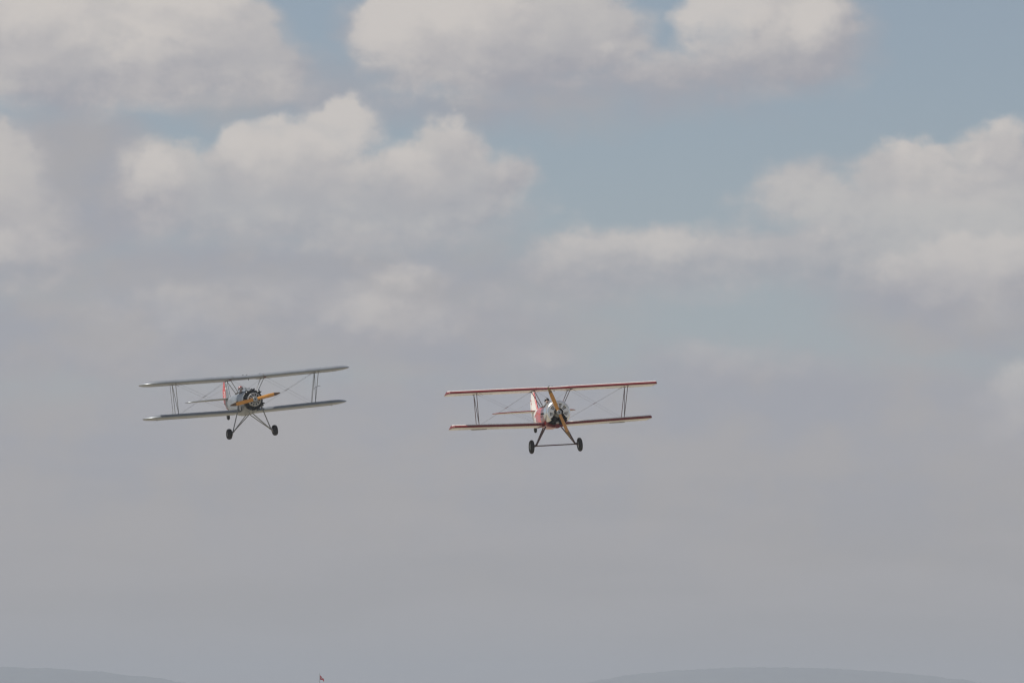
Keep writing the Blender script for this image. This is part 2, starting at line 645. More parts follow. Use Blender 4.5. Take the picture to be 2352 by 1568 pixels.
# ================================================================== aircraft materials
M = {
    'silver': mat('silver_dope', (0.275, 0.295, 0.32), 0.42, 0.52, 0.08, 0.09, 2.2, 0.03),
    'white': mat('cream_white_dope', (0.84, 0.80, 0.74), 0.34, 0.0, 0.35, 0.05, 2.5, 0.02, trans=0.22),
    'white_metal': mat('white_enamel', (0.80, 0.77, 0.72), 0.3, 0.0, 0.4, 0.05, 3),
    'red': mat('dark_red_enamel', (0.165, 0.005, 0.009), 0.42, 0.0, 0.05, 0.08, 3),
    'bright_red': mat('bright_red_enamel', (0.44, 0.026, 0.024), 0.32, 0.0, 0.5, 0.08, 3),
    'flag_red': mat('flag_red_enamel', (0.62, 0.055, 0.05), 0.35, 0.0, 0.4, 0.06, 3),
    'maroon': mat('maroon_strut_paint', (0.055, 0.012, 0.014), 0.35, 0.0, 0.3, 0.1, 5),
    'strut': mat('grey_strut_paint', (0.25, 0.25, 0.25), 0.35, 0.5, 0.2, 0.12, 5),
    'steel': mat('polished_steel', (0.6, 0.6, 0.6), 0.25, 1.0, vary=0.1),
    'wire': mat('rigging_wire', (0.26, 0.25, 0.25), 0.4, 0.5, vary=0.1),
    'alu': mat('polished_aluminium', (0.88, 0.88, 0.87), 0.24, 1.0, 0.0, 0.05, 3, 0.02),
    'alu_plate': mat('brushed_aluminium', (0.80, 0.79, 0.77), 0.42, 0.75, 0.0, 0.08, 5, 0.02),
    'black': mat('black_engine_enamel', (0.012, 0.012, 0.012), 0.35, 0.0, 0.3, 0.3, 9),
    'grey_metal': mat('dull_cast_metal', (0.42, 0.42, 0.41), 0.42, 0.6, vary=0.12, scale=9),
    'rubber': mat('tyre_rubber', (0.013, 0.0125, 0.012), 0.7, vary=0.2, scale=12, bump=0.1),
    'wood': mat('varnished_propeller_wood', (0.60, 0.26, 0.03), 0.25, 0.0, 0.8, 0.07, 8),
    'tip': mat('dark_propeller_tip', (0.10, 0.045, 0.015), 0.35, 0.0, 0.4, 0.15, 8),
    'tip_olive': mat('olive_propeller_tip', (0.26, 0.14, 0.03), 0.35, 0.0, 0.4, 0.15, 8),
    'leather': mat('dark_leather', (0.035, 0.025, 0.02), 0.6, vary=0.2),
    'dark': mat('cockpit_black', (0.015, 0.015, 0.015), 0.7),
    'glass': glass('windscreen_glass'),
    'mark_white': mat('white_marking', (0.82, 0.8, 0.78), 0.4, vary=0.03),
    'mark_red': mat('red_marking', (0.45, 0.035, 0.04), 0.4, vary=0.06),
    'skin': mat('skin', (0.50, 0.29, 0.20), 0.5, vary=0.06),
    'jacket': mat('brown_flying_jacket', (0.07, 0.045, 0.03), 0.7, vary=0.2),
    'overall': mat('olive_flying_overall', (0.09, 0.085, 0.055), 0.8, vary=0.2),
    'helmet_red': mat('red_helmet', (0.30, 0.05, 0.035), 0.3, 0.0, 0.5, 0.1),
    'helmet_black': mat('black_helmet', (0.02, 0.02, 0.022), 0.35, 0.0, 0.4, 0.1),
}

def clothed(name, cloth):
    """skin on the head and neck, cloth colour on sleeves and trousers"""
    m = mat(name, (0.50, 0.29, 0.20), 0.6, vary=0.05)
    nt = m.node_tree
    b = nt.nodes['Principled BSDF']
    old = b.inputs['Base Color'].links[0].from_socket
    t = nt.nodes.new('ShaderNodeTexCoord')
    sp = nt.nodes.new('ShaderNodeSeparateXYZ')
    nt.links.new(t.outputs['Object'], sp.inputs[0])
    g = nt.nodes.new('ShaderNodeMath')
    g.operation = 'GREATER_THAN'
    g.inputs[1].default_value = -0.135
    nt.links.new(sp.outputs[2], g.inputs[0])
    mx = nt.nodes.new('ShaderNodeMix')
    mx.data_type = 'RGBA'
    mx.inputs['A'].default_value = (*cloth, 1)
    nt.links.new(g.outputs[0], mx.inputs['Factor'])
    nt.links.new(old, mx.inputs['B'])
    nt.links.new(mx.outputs['Result'], b.inputs['Base Color'])
    return m


# airfoil: (chord fraction, height/chord) from trailing edge over the top to the nose and back underneath
UP = [(1.0, .004), (.9, .026), (.78, .052), (.65, .078), (.5, .102), (.38, .116), (.28, .120), (.2, .115), (.13, .102), (.075, .084), (.04, .066), (.018, .052), (.005, .040)]
LO = [(0, .028), (.004, .018), (.014, .009), (.035, .003), (.08, .0), (.2, -.001), (.4, -.001), (.6, -.001), (.8, -.001), (.93, -.002), (1.0, -.003)]
FOIL = UP + LO
N_UP = len(UP)


def wing_rows(x0, x1, le, chord, zf, tip=None, ribs=0.31, cut=None, sag=0.045):
    """cross sections of a fabric wing from x0 to x1; tip = (start of rounding, squareness, le share)"""
    n = max(1, round(abs(x1 - x0) / ribs))
    xs = []
    for i in range(n):
        for k in range(4):
            xs.append((x0 + (x1 - x0) * (i + k / 4) / n, (0, .75, 1, .75)[k]))
    xs.append((x1, 0))
    if tip:
        xs = [(x, s) for x, s in xs if abs(x) < tip[0] - 0.02]
        sg = 1 if x1 > 0 else -1
        L = abs(x1) - tip[0]
        xs += [(sg * (tip[0] + L * t), 0) for t in (0, .15, .3, .42, .54, .65, .74, .82, .88, .93, .965, .985, .997)]
    rows = []
    for x, s in xs:
        l, c = le, chord
        th = 1.0
        if tip and abs(x) > tip[0]:
            t = (abs(x) - tip[0]) / (abs(x1) - tip[0])
            g = max(0.0, 1 - t ** tip[1]) ** (1 / tip[1])
            cm = le + chord * tip[2]
            l = cm - (cm - le) * g
            c = chord * g
            th = 0.10 + 0.90 * g
            if len(tip) > 3:
                th = tip[3] + (1 - tip[3]) * g
        if cut and abs(x) < cut[0]:
            t = abs(x) / cut[0]
            c -= cut[1] * (1 - t ** 4)
        c -= 0.028 * s * min(1.0, c / chord)          # fabric pulls the trailing edge wire in between the ribs
        c = max(c, 0.02)
        z = zf(x)
        row = []
        for i, (u, h) in enumerate(FOIL):
            hh = h
            if 0.08 < u < .99:
                w = math.sin(PI * min(1, max(0, (u - .08) / .9)))
                hh = h * (1 - sag * s * w) + (0.0060 * s * w if i >= N_UP else 0)
            row.append((x, l + u * c, z + hh * chord * th * (c / chord) ** 0.4 if not tip or abs(x) <= tip[0] else z + hh * chord * th * (c / chord) ** .5 + chord * .055 * (1 - th)))
        rows.append(row)
    return rows


def wing(name, parent, m, le_mat, *a, **k):
    rows = wing_rows(*a, **k)
    if le_mat is None:
        o = MB().grid(rows, True, True).build(name, m, parent, angle=60)
        return o
    i0, i1 = N_UP - 4, N_UP + 3         # leading edge strip over the nose
    cut_row = len(rows)
    tp_ = k.get('tip')
    if tp_:                              # the painted edge runs on round the tip
        cut_row = next(i for i, r in enumerate(rows) if abs(r[0][0]) > tp_[0] + .72 * (abs(a[1]) - tp_[0]))
    skin = [r[i1:] + r[:i0 + 1] for r in rows[:cut_row + 1]]
    o = MB().grid(skin).build(name, m, parent, angle=60)
    mb = MB().grid([r[i0:i1 + 1] for r in rows[:cut_row + 1]])
    if tp_:
        mb.grid(rows[cut_row:], True)
    # close both ends
    mb.add(rows[0], [tuple(range(len(FOIL)))])
    mb.add(rows[-1], [tuple(range(len(FOIL)))])
    mb.build('leading_edge', le_mat, o, angle=60)
    return o


def streamlined(name, parent, m, a, b, r, flat=0.42):
    return MB().tube(a, b, r, r, 10, flat, (0, 1, 0)).build(name, m, parent)


def super_section(y, w, zt_, zb, e=2.5, n=28):
    cz, hz_ = (zt_ + zb) / 2, (zt_ - zb) / 2
    pts = []
    for i in range(n):
        a = 2 * PI * i / n          # from the top, clockwise seen from the front
        s, c = math.sin(a), math.cos(a)
        pts.append((w * math.copysign(abs(s) ** (2 / e), s), y, cz + hz_ * math.copysign(abs(c) ** (2 / e), c)))
    return pts


def interp(st, y):
    for a, b in zip(st, st[1:]):
        if a[0] <= y <= b[0]:
            t = (y - a[0]) / (b[0] - a[0])
            t = t * t * (3 - 2 * t) * .35 + t * .65
            return [p + (q_ - p) * t for p, q_ in zip(a, b)]
    return list(st[-1])


def propeller(parent, angle, rad, tip_m, y=0.0):
    ca, sa = math.cos(angle), math.sin(angle)

    def blade_rows(side, r0, r1, n, grow=0.0):
        rows = []
        for i in range(n + 1):
            t = (r0 + (r1 - r0) * i / n)
            f = t / rad
            wd = 0.082 + 0.013 * math.sin(min(1, f / .5) * PI / 2)
            if f > .5:
                wd *= max(0.14, 1 - ((f - .5) / .51) ** 2.6 * .86)
            wd += grow
            thk = 0.045 * (1 - f) + 0.008 + grow
            tw = R(62) * max(0.0, 1 - f) ** 1.4 * .55 + R(14)
            row = []
            for k in range(12):
                a = 2 * PI * k / 12
                u, w = wd * math.cos(a), thk * math.sin(a)
                du, dy = u * math.cos(tw) - w * math.sin(tw) * side, (u * math.sin(tw) + w * math.cos(tw) * side)
                X, Z = side * t, du * side
                row.append((X * ca - Z * sa, y + 0.03 + dy * .9, X * sa + Z * ca))
            rows.append(row)
        return rows
    mb = MB()
    for sd in (-1, 1):
        mb.grid(blade_rows(sd, 0.0, rad, 22), True, True)
    p = mb.build('propeller', M['wood'], parent)
    for sd in (-1, 1):
        MB().grid(blade_rows(sd, rad * .76, rad + .004, 8, 0.004), True, True).build('blade_tip', tip_m, p)
    hb = MB().lathe([(-.035, .0), (-.035, .104), (-.025, .112), (.075, .112), (.085, .10)], (0, y, 0), n=28, caps=False)
    hub = hb.build('hub_plate', M['grey_metal'], p)
    for k in range(8):
        a = 2 * PI * k / 8
        MB().lathe([(-.055, .0), (-.055, .012), (-.03, .012)], (.078 * math.cos(a), y, .078 * math.sin(a)), n=6).build('hub_bolt', M['steel'], p)
    MB().lathe([(-.06, .0), (-.06, .03), (-.03, .036)], (0, y, 0), n=12).build('shaft_nut', M['dark'], p)
    return p


def engine(parent, yc, r_out, n_cyl, body):
    """air-cooled radial engine with finned cylinders and paired rocker boxes"""
    eng = MB().lathe([(yc - .30, .06), (yc - .28, .10), (yc - .18, .13), (yc - .12, .20), (yc + .12, .23), (yc + .30, .26), (yc + .40, .26), (yc + .4, 0)], n=32).build('engine', M['grey_metal'], parent)
    for k in range(n_cyl):
        a = 2 * PI * (k + .0) / n_cyl
        d = Vector((math.sin(a), 0, math.cos(a)))
        s_ = Vector((math.cos(a), 0, -math.sin(a)))
        c = Vector((0, yc, 0))
        mb = MB()
        prof = [(.19, .07)]
        r = .21
        while r < r_out - .07:
            prof += [(r, .060), (r + .003, .082), (r + .011, .082), (r + .014, .060)]
            r += .022
        prof += [(r_out - .06, .085), (r_out - .02, .08), (r_out, .05)]
        rows = []
        for t, rr in prof:
            rows.append([c + d * t + (s_ * math.cos(b) + Vector((0, 1, 0)) * math.sin(b)) * rr for b in [2 * PI * q_ / 14 for q_ in range(14)]])
        mb.grid(rows, True, True)
        cyl = mb.build('engine_cylinder', M['black'], eng, angle=25)
        rot = Matrix((s_, Vector((0, 1, 0)), d)).transposed()
        mb = MB()
        for sd in (-1, 1):
            mb.box(c + d * (r_out - .005) + s_ * (sd * .058) + Vector((0, -.02, 0)), (.024, .075, .03), rot)
            mb.tube(c + d * .2 + s_ * (sd * .045) + Vector((0, -.15, 0)), c + d * (r_out - .01) + s_ * (sd * .058) + Vector((0, -.08, 0)), .011, n=6)
        mb.build('rocker_gear', M['black'], eng, bevel=.008)
    # exhaust collector behind the cylinders
    ring = [(.43 * math.sin(2 * PI * i / 36), yc + .22, .43 * math.cos(2 * PI * i / 36)) for i in range(37)]
    MB().path(ring, .05, 8).build('exhaust_collector', M['dark'], eng)
    return eng


def wheel(parent, x, y, z, r, w, camber, hub_m):
    prof = []
    n = 14
    for i in range(n + 1):
        a = PI * i / n
        prof.append((-w / 2 * math.cos(a) * (1.0), r - r * .36 + r * .36 * max(0.0, math.sin(a)) ** .98))
    prof = [(-w * .42, r * .52)] + prof + [(w * .42, r * .52)]
    hubp = [(-w * .44, 0.0), (-w * .44, r * .12), (-w * .36, r * .16), (-w * .30, r * .5), (-w * .36, r * .56), (w * .36, r * .56), (w * .30, r * .5), (w * .36, r * .16), (w * .44, r * .12), (w * .44, 0.0)]
    rot = Matrix.Rotation(camber, 4, 'Y')
    T = Matrix.Translation((x, y, z)) @ rot
    a = MB().lathe(hubp, axis='x', n=28)
    a.v = [tuple(T @ Vector(p)) for p in a.v]
    wo_ = a.build('wheel', hub_m, parent)
    b = MB().lathe(prof, axis='x', n=36)
    b.v = [tuple(T @ Vector(p)) for p in b.v]
    b.build('tyre', M['rubber'], wo_)
    return wo_


def tail_outline_half(span, le_root, te, sweep):
    """tailplane half planform rows along x: (x, leading edge, trailing edge)"""
    out = []
    for i in range(25):
        t = i / 24
        t = math.sin(t * PI / 2)
        x = span * t
        g = max(0.0, 1 - t ** 3.2) ** (1 / 2.2)
        l = le_root + sweep * t + (1 - g) * (te - le_root - sweep) * .62
        e = te - (1 - g) * (te - le_root - sweep) * .36
        out.append((x, l, max(e, l + .02)))
    return out


def tail_surface(parent, sg, span, le_root, te, sweep, z, hinge, m, le_mat):
    """one half: fixed tailplane and its elevator"""
    st, elv, le = [], [], []
    for x, l, e in tail_outline_half(span, le_root, te, sweep):
        h = max(l + .015, min(hinge, e - .005))
        X = sg * (x + .0)
        c = e - l
        th = min(.035, .05 * c)
        st.append([(X, h, z + th * .9), (X, l + (h - l) * .5, z + th), (X, l + (h - l) * .15, z + th * .75), (X, l, z), (X, l + (h - l) * .15, z - th * .75), (X, l + (h - l) * .5, z - th), (X, h, z - th * .9)])
        h2 = min(h + .02, e - .003)
        elv.append([(X, h2, z + th * .85), (X, (h2 + e) / 2, z + th * .5), (X, e, z), (X, (h2 + e) / 2, z - th * .5), (X, h2, z - th * .85)])
        if le_mat:
            g = th * .78
            le.append([(X, l + (h - l) * .22 + .004, z + th * .86 + .004), (X, l + (h - l) * .1, z + th * .66 + .006), (X, l - .012, z), (X, l + (h - l) * .04, z - th * .36 - .006)])
    o = MB().grid(st, True, True).build('tailplane', m, parent)
    if le_mat:
        MB().grid(le).build('leading_edge', le_mat, o)
    MB().grid(elv, True, True).build('elevator', m, o)
    return o


def fin_rudder(parent, fin_m, rud_m, zb, zt_, y_fin0, y_fin1, hinge, te, z_low):
    fin = [(y_fin0, zb), (y_fin0 + .18, zb + .16), (y_fin1 - .12, zt_ - .16), (y_fin1, zt_ - .05), (y_fin1 + .1, zt_), (hinge - .012, zt_ + .015), (hinge - .012, zb)]
    f = MB().slab(fin, 'x', -.028, .028).build('fin', fin_m, parent, bevel=.008)
    rud = [(hinge + .012, z_low + .02), (hinge + .012, zt_ + .015), (hinge + .12, zt_ + .02), (hinge + .26, zt_ - .05), (hinge + .40, zt_ - .2), (te - .04, zt_ - .42), (te, zt_ - .62), (te - .03, zt_ - .85), (te - .14, zt_ - 1.08), (hinge + .22, z_low + .12), (hinge + .06, z_low)]
    r = MB().slab(rud, 'x', -.026, .026).build('rudder', rud_m, parent, bevel=.018)
    return f, r


def pilot(name, label, plane_mat, loc, look, jacket, helmet_m, face_m, kind):
    """seated pilot: one continuous body; head, helmet and goggles above the cockpit rim"""
    me = bpy.data.meshes.new(name)
    J = [((0, 0, -.62), .15), ((0, .03, -.45), .155), ((0, .03, -.30), .155), ((0, .02, -.18), .09), ((0, .0, -.10), .056), ((0, -.005, .0), .085), ((0, -.01, .06), .088), ((0, -.10, -.005), .016),
         ((-.18, .02, -.25), .062), ((-.25, -.03, -.42), .05), ((-.16, -.24, -.52), .04), ((-.09, -.33, -.50), .038),
         ((.18, .02, -.25), .062), ((.25, -.03, -.42), .05), ((.16, -.24, -.52), .04), ((.09, -.33, -.50), .038),
         ((-.12, -.22, -.60), .085), ((-.13, -.48, -.56), .065), ((-.12, -.62, -.85), .05),
         ((.12, -.22, -.60), .085), ((.13, -.48, -.56), .065), ((.12, -.62, -.85), .05)]
    E_ = [(0, 1), (1, 2), (2, 3), (3, 4), (4, 5), (5, 6), (5, 7), (2, 8), (8, 9), (9, 10), (10, 11), (2, 12), (12, 13), (13, 14), (14, 15), (0, 16), (16, 17), (17, 18), (0, 19), (19, 20), (20, 21)]
    me.from_pydata([j[0] for j in J], E_, [])
    o = bpy.data.objects.new(name, me)
    COL.objects.link(o)
    sk = o.modifiers.new('skin', 'SKIN')
    for i, j in enumerate(J):
        me.skin_vertices[0].data[i].radius = (j[1], j[1])
    me.skin_vertices[0].data[0].use_root = True
    ss = o.modifiers.new('smooth', 'SUBSURF')
    ss.levels = 1
    ss.render_levels = 2
    sk.use_smooth_shade = True
    me.materials.append(face_m)
    o.matrix_world = loc @ Matrix.Rotation(look, 4, 'Z')
    tag(o, label, 'person', 'pilots in the open cockpits')
    # jacket round the chest
    rows = []
    for z_, w_, d_ in ((-.66, .18, .15), (-.45, .19, .17), (-.32, .20, .16), (-.23, .18, .12), (-.15, .09, .085), (-.10, .07, .07)):
        rows.append([(w_ * math.sin(a), .025 + d_ * math.cos(a), z_) for a in [2 * PI * i / 20 for i in range(20)]])
    MB().grid(rows, True).build('jacket', jacket, o)
    # helmet shell: back and top of the head, face left open
    rows = []
    for i in range(9):
        a = PI * .5 * i / 8 * 1.25
        rr = .112 * math.sin(max(a, .02))
        rows.append([(rr * math.sin(t), .012 + rr * 1.08 * math.cos(t), .045 + .112 * math.cos(a)) for t in [2 * PI * k / 24 for k in range(24)]])
    hmesh = MB().grid(rows, True)
    hmesh.f = [f for f in hmesh.f if not (sum(hmesh.v[i][1] for i in f) / len(f) < -.055 and sum(hmesh.v[i][2] for i in f) / len(f) < .085)]
    hl = hmesh.build('flying_helmet', helmet_m, o)
    MB().ball((-.108, .02, .0), .04, sc=(.5, 1, 1.2)).build('ear_cup', M['leather'], o)
    MB().ball((.108, .02, .0), .04, sc=(.5, 1, 1.2)).build('ear_cup', M['leather'], o)
    if kind == 'goggles':
        g = MB()
        for sd in (-1, 1):
            g.ball((sd * .038, -.092, .052), .034, sc=(1, .6, .8))
        g.build('goggles', M['steel'], o)
    return o


def windscreen(parent, y, zb, w, h, frame_m, wrap=.28, lean=.10):
    """three flat panes in a thin frame ahead of a cockpit"""
    P = [Vector((-w, y + wrap, zb - .05)), Vector((-w * .55, y, zb)), Vector((w * .55, y, zb)), Vector((w, y + wrap, zb - .05))]
    T = [Vector((-w * .92, y + wrap + lean, zb + h * .72)), Vector((-w * .5, y + lean, zb + h)), Vector((w * .5, y + lean, zb + h)), Vector((w * .92, y + wrap + lean, zb + h * .72))]
    fr = MB()
    for a, b in zip(P, P[1:]):
        fr.tube(a, b, .008, n=6)
    for a, b in zip(T, T[1:]):
        fr.tube(a, b, .008, n=6)
    for a, b in zip(P, T):
        fr.tube(a, b, .008, n=6)
    o = fr.build('windscreen', frame_m, parent)
    for i in range(3):
        MB().add([P[i], P[i + 1], T[i + 1], T[i]], [(0, 1, 2, 3)]).build('pane', M['glass'], o, smooth=False)
    return o


def fuselage(parent, st, cockpits, front_m, rear_m, split_y, e=2.5, name='fuselage'):
    """lofted body with open cockpits; returns the body object"""
    ys = sorted(set([s[0] for s in st] + [st[0][0] + (st[-1][0] - st[0][0]) * i / 46 for i in range(47)] + [c for ck in cockpits for c in ck[:2]] + [split_y]))
    n = 32
    rows = [super_section(y, *interp(st, y)[1:], e=e, n=n) for y in ys]
    mb_f, mb_r = MB(), MB()
    for mb in (mb_f, mb_r):
        for r in rows:
            mb.v += [tuple(p) for p in r]
    for i in range(len(rows) - 1):
        ym = (ys[i] + ys[i + 1]) / 2
        for j in range(n):
            k = (j + 1) % n
            jm = j + .5
            top_ = min(jm, n - jm)
            if any(c[0] < ym < c[1] and top_ < 3 for c in cockpits):
                continue
            (mb_f if ym < split_y else mb_r).f.append((i * n + j, i * n + k, (i + 1) * n + k, (i + 1) * n + j))
    mb_f.f.append(tuple(range(n)))
    mb_r.f.append(tuple((len(rows) - 1) * n + j for j in range(n)))

    def clean(mb):
        used = sorted({i for f in mb.f for i in f})
        mp = {a: b for b, a in enumerate(used)}
        mb.v = [mb.v[i] for i in used]
        mb.f = [tuple(mp[i] for i in f) for f in mb.f]
    clean(mb_f)
    clean(mb_r)
    body_o = mb_f.build(name, front_m, parent, angle=50)
    rear = mb_r.build('rear_fuselage', rear_m, parent, angle=50)
    for c0, c1 in [c[:2] for c in cockpits]:
        i0, i1 = ys.index(c0), ys.index(c1)
        loop = [rows[i][3] for i in range(i0, i1 + 1)] + [rows[i1][j % n] for j in range(2, -4, -1)] + [rows[i][n - 3] for i in range(i1 - 1, i0 - 1, -1)] + [rows[i0][j % n] for j in range(-2, 4)]
        MB().path([Vector(p) + Vector((0, 0, .006)) for p in loop], .026, 8).build('cockpit_rim', M['leather'], body_o)
        ym = (c0 + c1) / 2
        ww = interp(st, ym)[1] * .70
        tub = MB().box((0, ym, -.02), (ww, (c1 - c0) / 2 + .04, .31))
        tub.f = [f for f in tub.f if not all(tub.v[i][2] > .25 for i in f)]
        tub.build('cockpit_interior', M['dark'], body_o, smooth=False)
        MB().box((0, c1 - .03, .1), (.2, .03, .3)).build('seat_back', M['leather'], body_o, bevel=.03)
    return body_o, rear


def wires(parent, cfg):
    w = cfg['wire_r']
    for sg in (-1, 1):
        xs, xi = sg * cfg['strut_x'], sg * cfg['cab_x']
        zu, zl = cfg['zu'], cfg['zl']
        uf, ur, lf, lr = cfg['uf'], cfg['ur'], cfg['lf'], cfg['lr']
        ends = [
            ((sg * .45, lf + .04, zl(0) + .12), (xs - sg * .12, uf + .04, zu(xs) + .01)),      # flying wires
            ((sg * .45, lr - .04, zl(0) + .12), (xs - sg * .12, ur - .04, zu(xs) + .01)),
            ((xi + sg * .06, uf + .04, zu(xi)), (xs * .965 - sg * .12, lf + .04, zl(xs) + .14)),    # landing wires
            ((xi + sg * .06, ur - .04, zu(xi)), (xs * .965 - sg * .12, lr - .04, zl(xs) + .14)),
        ]
        for a, b in ends:
            MB().tube(a, b, w, n=6).build('bracing_wire', M['wire'], parent)
        # spindle where the wires cross
        a, b = Vector(ends[0][0]), Vector(ends[0][1])
        c, d = Vector(ends[2][0]), Vector(ends[2][1])
        def cross(p0, p1, q0, q1):
            # parameter along p where the two wires pass each other, seen from the front
            d1, d2, r_ = p1 - p0, q1 - q0, q0 - p0
            den = d1.x * d2.z - d1.z * d2.x
            return p0 + d1 * ((r_.x * d2.z - r_.z * d2.x) / den)
        m1 = cross(a, b, c, d)
        m2 = cross(Vector(ends[1][0]), Vector(ends[1][1]), Vector(ends[3][0]), Vector(ends[3][1]))
        dd = (m2 - m1)
        MB().tube(m1 - dd * .08, m2 + dd * .08, .010, n=8).build('wire_spacer', cfg['spacer_m'], parent)
        for a, b in ends[:3]:
            a, b = Vector(a), Vector(b)
            dv = (b - a).normalized()
            q_ = b if a.z < b.z else a
            MB().tube(q_ - dv * (0.22 if q_ is b else -.22), q_, .009, n=6).build('turnbuckle', M['wire'], parent)
        # cabane cross wire
        MB().tube((xi * .92, uf + .02, zu(xi)), (-sg * .06, uf + .12, .56), w, n=6).build('bracing_wire', M['wire'], parent)
        # tail wires
        tz = cfg['tail_z']
        MB().tube((sg * 1.15, 6.1, tz - .02), (sg * .06, 6.15, -.02), w, n=6).build('bracing_wire', M['wire'], parent)
        MB().tube((sg * 1.15, 6.1, tz + .02), (sg * .02, 6.12, 1.02), w, n=6).build('bracing_wire', M['wire'], parent)


def struts(parent, cfg, m):
    zu, zl = cfg['zu'], cfg['zl']
    uf, ur, lf, lr = cfg['uf'], cfg['ur'], cfg['lf'], cfg['lr']
    r = cfg['strut_r']
    for sg in (-1, 1):
        xu, xl = sg * cfg['strut_x'], sg * (cfg['strut_x'] - .14)
        tf, tr = (xu, uf, zu(xu) + .03), (xu, ur, zu(xu) + .03)
        bf, br = (xl, lf, zl(xl) + .15), (xl, lr, zl(xl) + .13)
        streamlined('interplane_strut', parent, m, tf, bf, r)
        streamlined('interplane_strut', parent, m, tr, br, r)
        streamlined('interplane_strut', parent, m, tr, bf, r * .85)
        if cfg.get('aileron_link'):
            streamlined('aileron_link', parent, m, (xu + sg * .03, ur + .35, zu(xu) + .02), (xl + sg * .03, lr + .35, zl(xl) + .08), r * .7)
        for p in (tf, tr):
            MB().box((p[0], p[1], p[2] - .03), (.05, .07, .02)).build('strut_fitting', M['wire'], parent, bevel=.006)
        cx, bx = sg * cfg['cab_x'], sg * cfg['cab_b']
        for yt, yb in ((uf, uf + .12), (ur, ur - .12)):
            streamlined('cabane_strut', parent, m, (cx, yt, zu(cx) + .03), (bx, yb, cfg['cab_z']), r * 1.05)
        streamlined('cabane_strut', parent, m, (cx, ur, zu(cx) + .03), (bx, uf + .14, cfg['cab_z']), r * .8) if cfg.get('cab_diag') else None
        MB().box((cx, uf, zu(cx) - .01), (.055, .06, .03)).build('strut_fitting', cfg['fit_m'], parent, bevel=.01)
        MB().box((cx, ur, zu(cx) - .01), (.05, .05, .025)).build('strut_fitting', M['wire'], parent, bevel=.01)


def place(root, hub_x, hub_y, dist, yaw, pitch, roll):
    """puts the propeller hub of an aircraft on the line of sight and turns it"""
    a = (hub_x - 2048) / (4096 * 206 / 36)
    e = (1365.5 - hub_y) / (4096 * 206 / 36)
    c, s = math.cos(R(CAM_PITCH)), math.sin(R(CAM_PITCH))
    d = Vector((a, c - s * e, s + c * e))
    loc = Vector((0, 0, CAM_Z)) + d * dist
    m = Matrix.Translation(loc) @ Matrix.Rotation(R(yaw), 4, 'Z') @ Matrix.Rotation(R(-pitch), 4, 'X') @ Matrix.Rotation(R(-roll), 4, 'Y')
    root.matrix_world = m
    return m


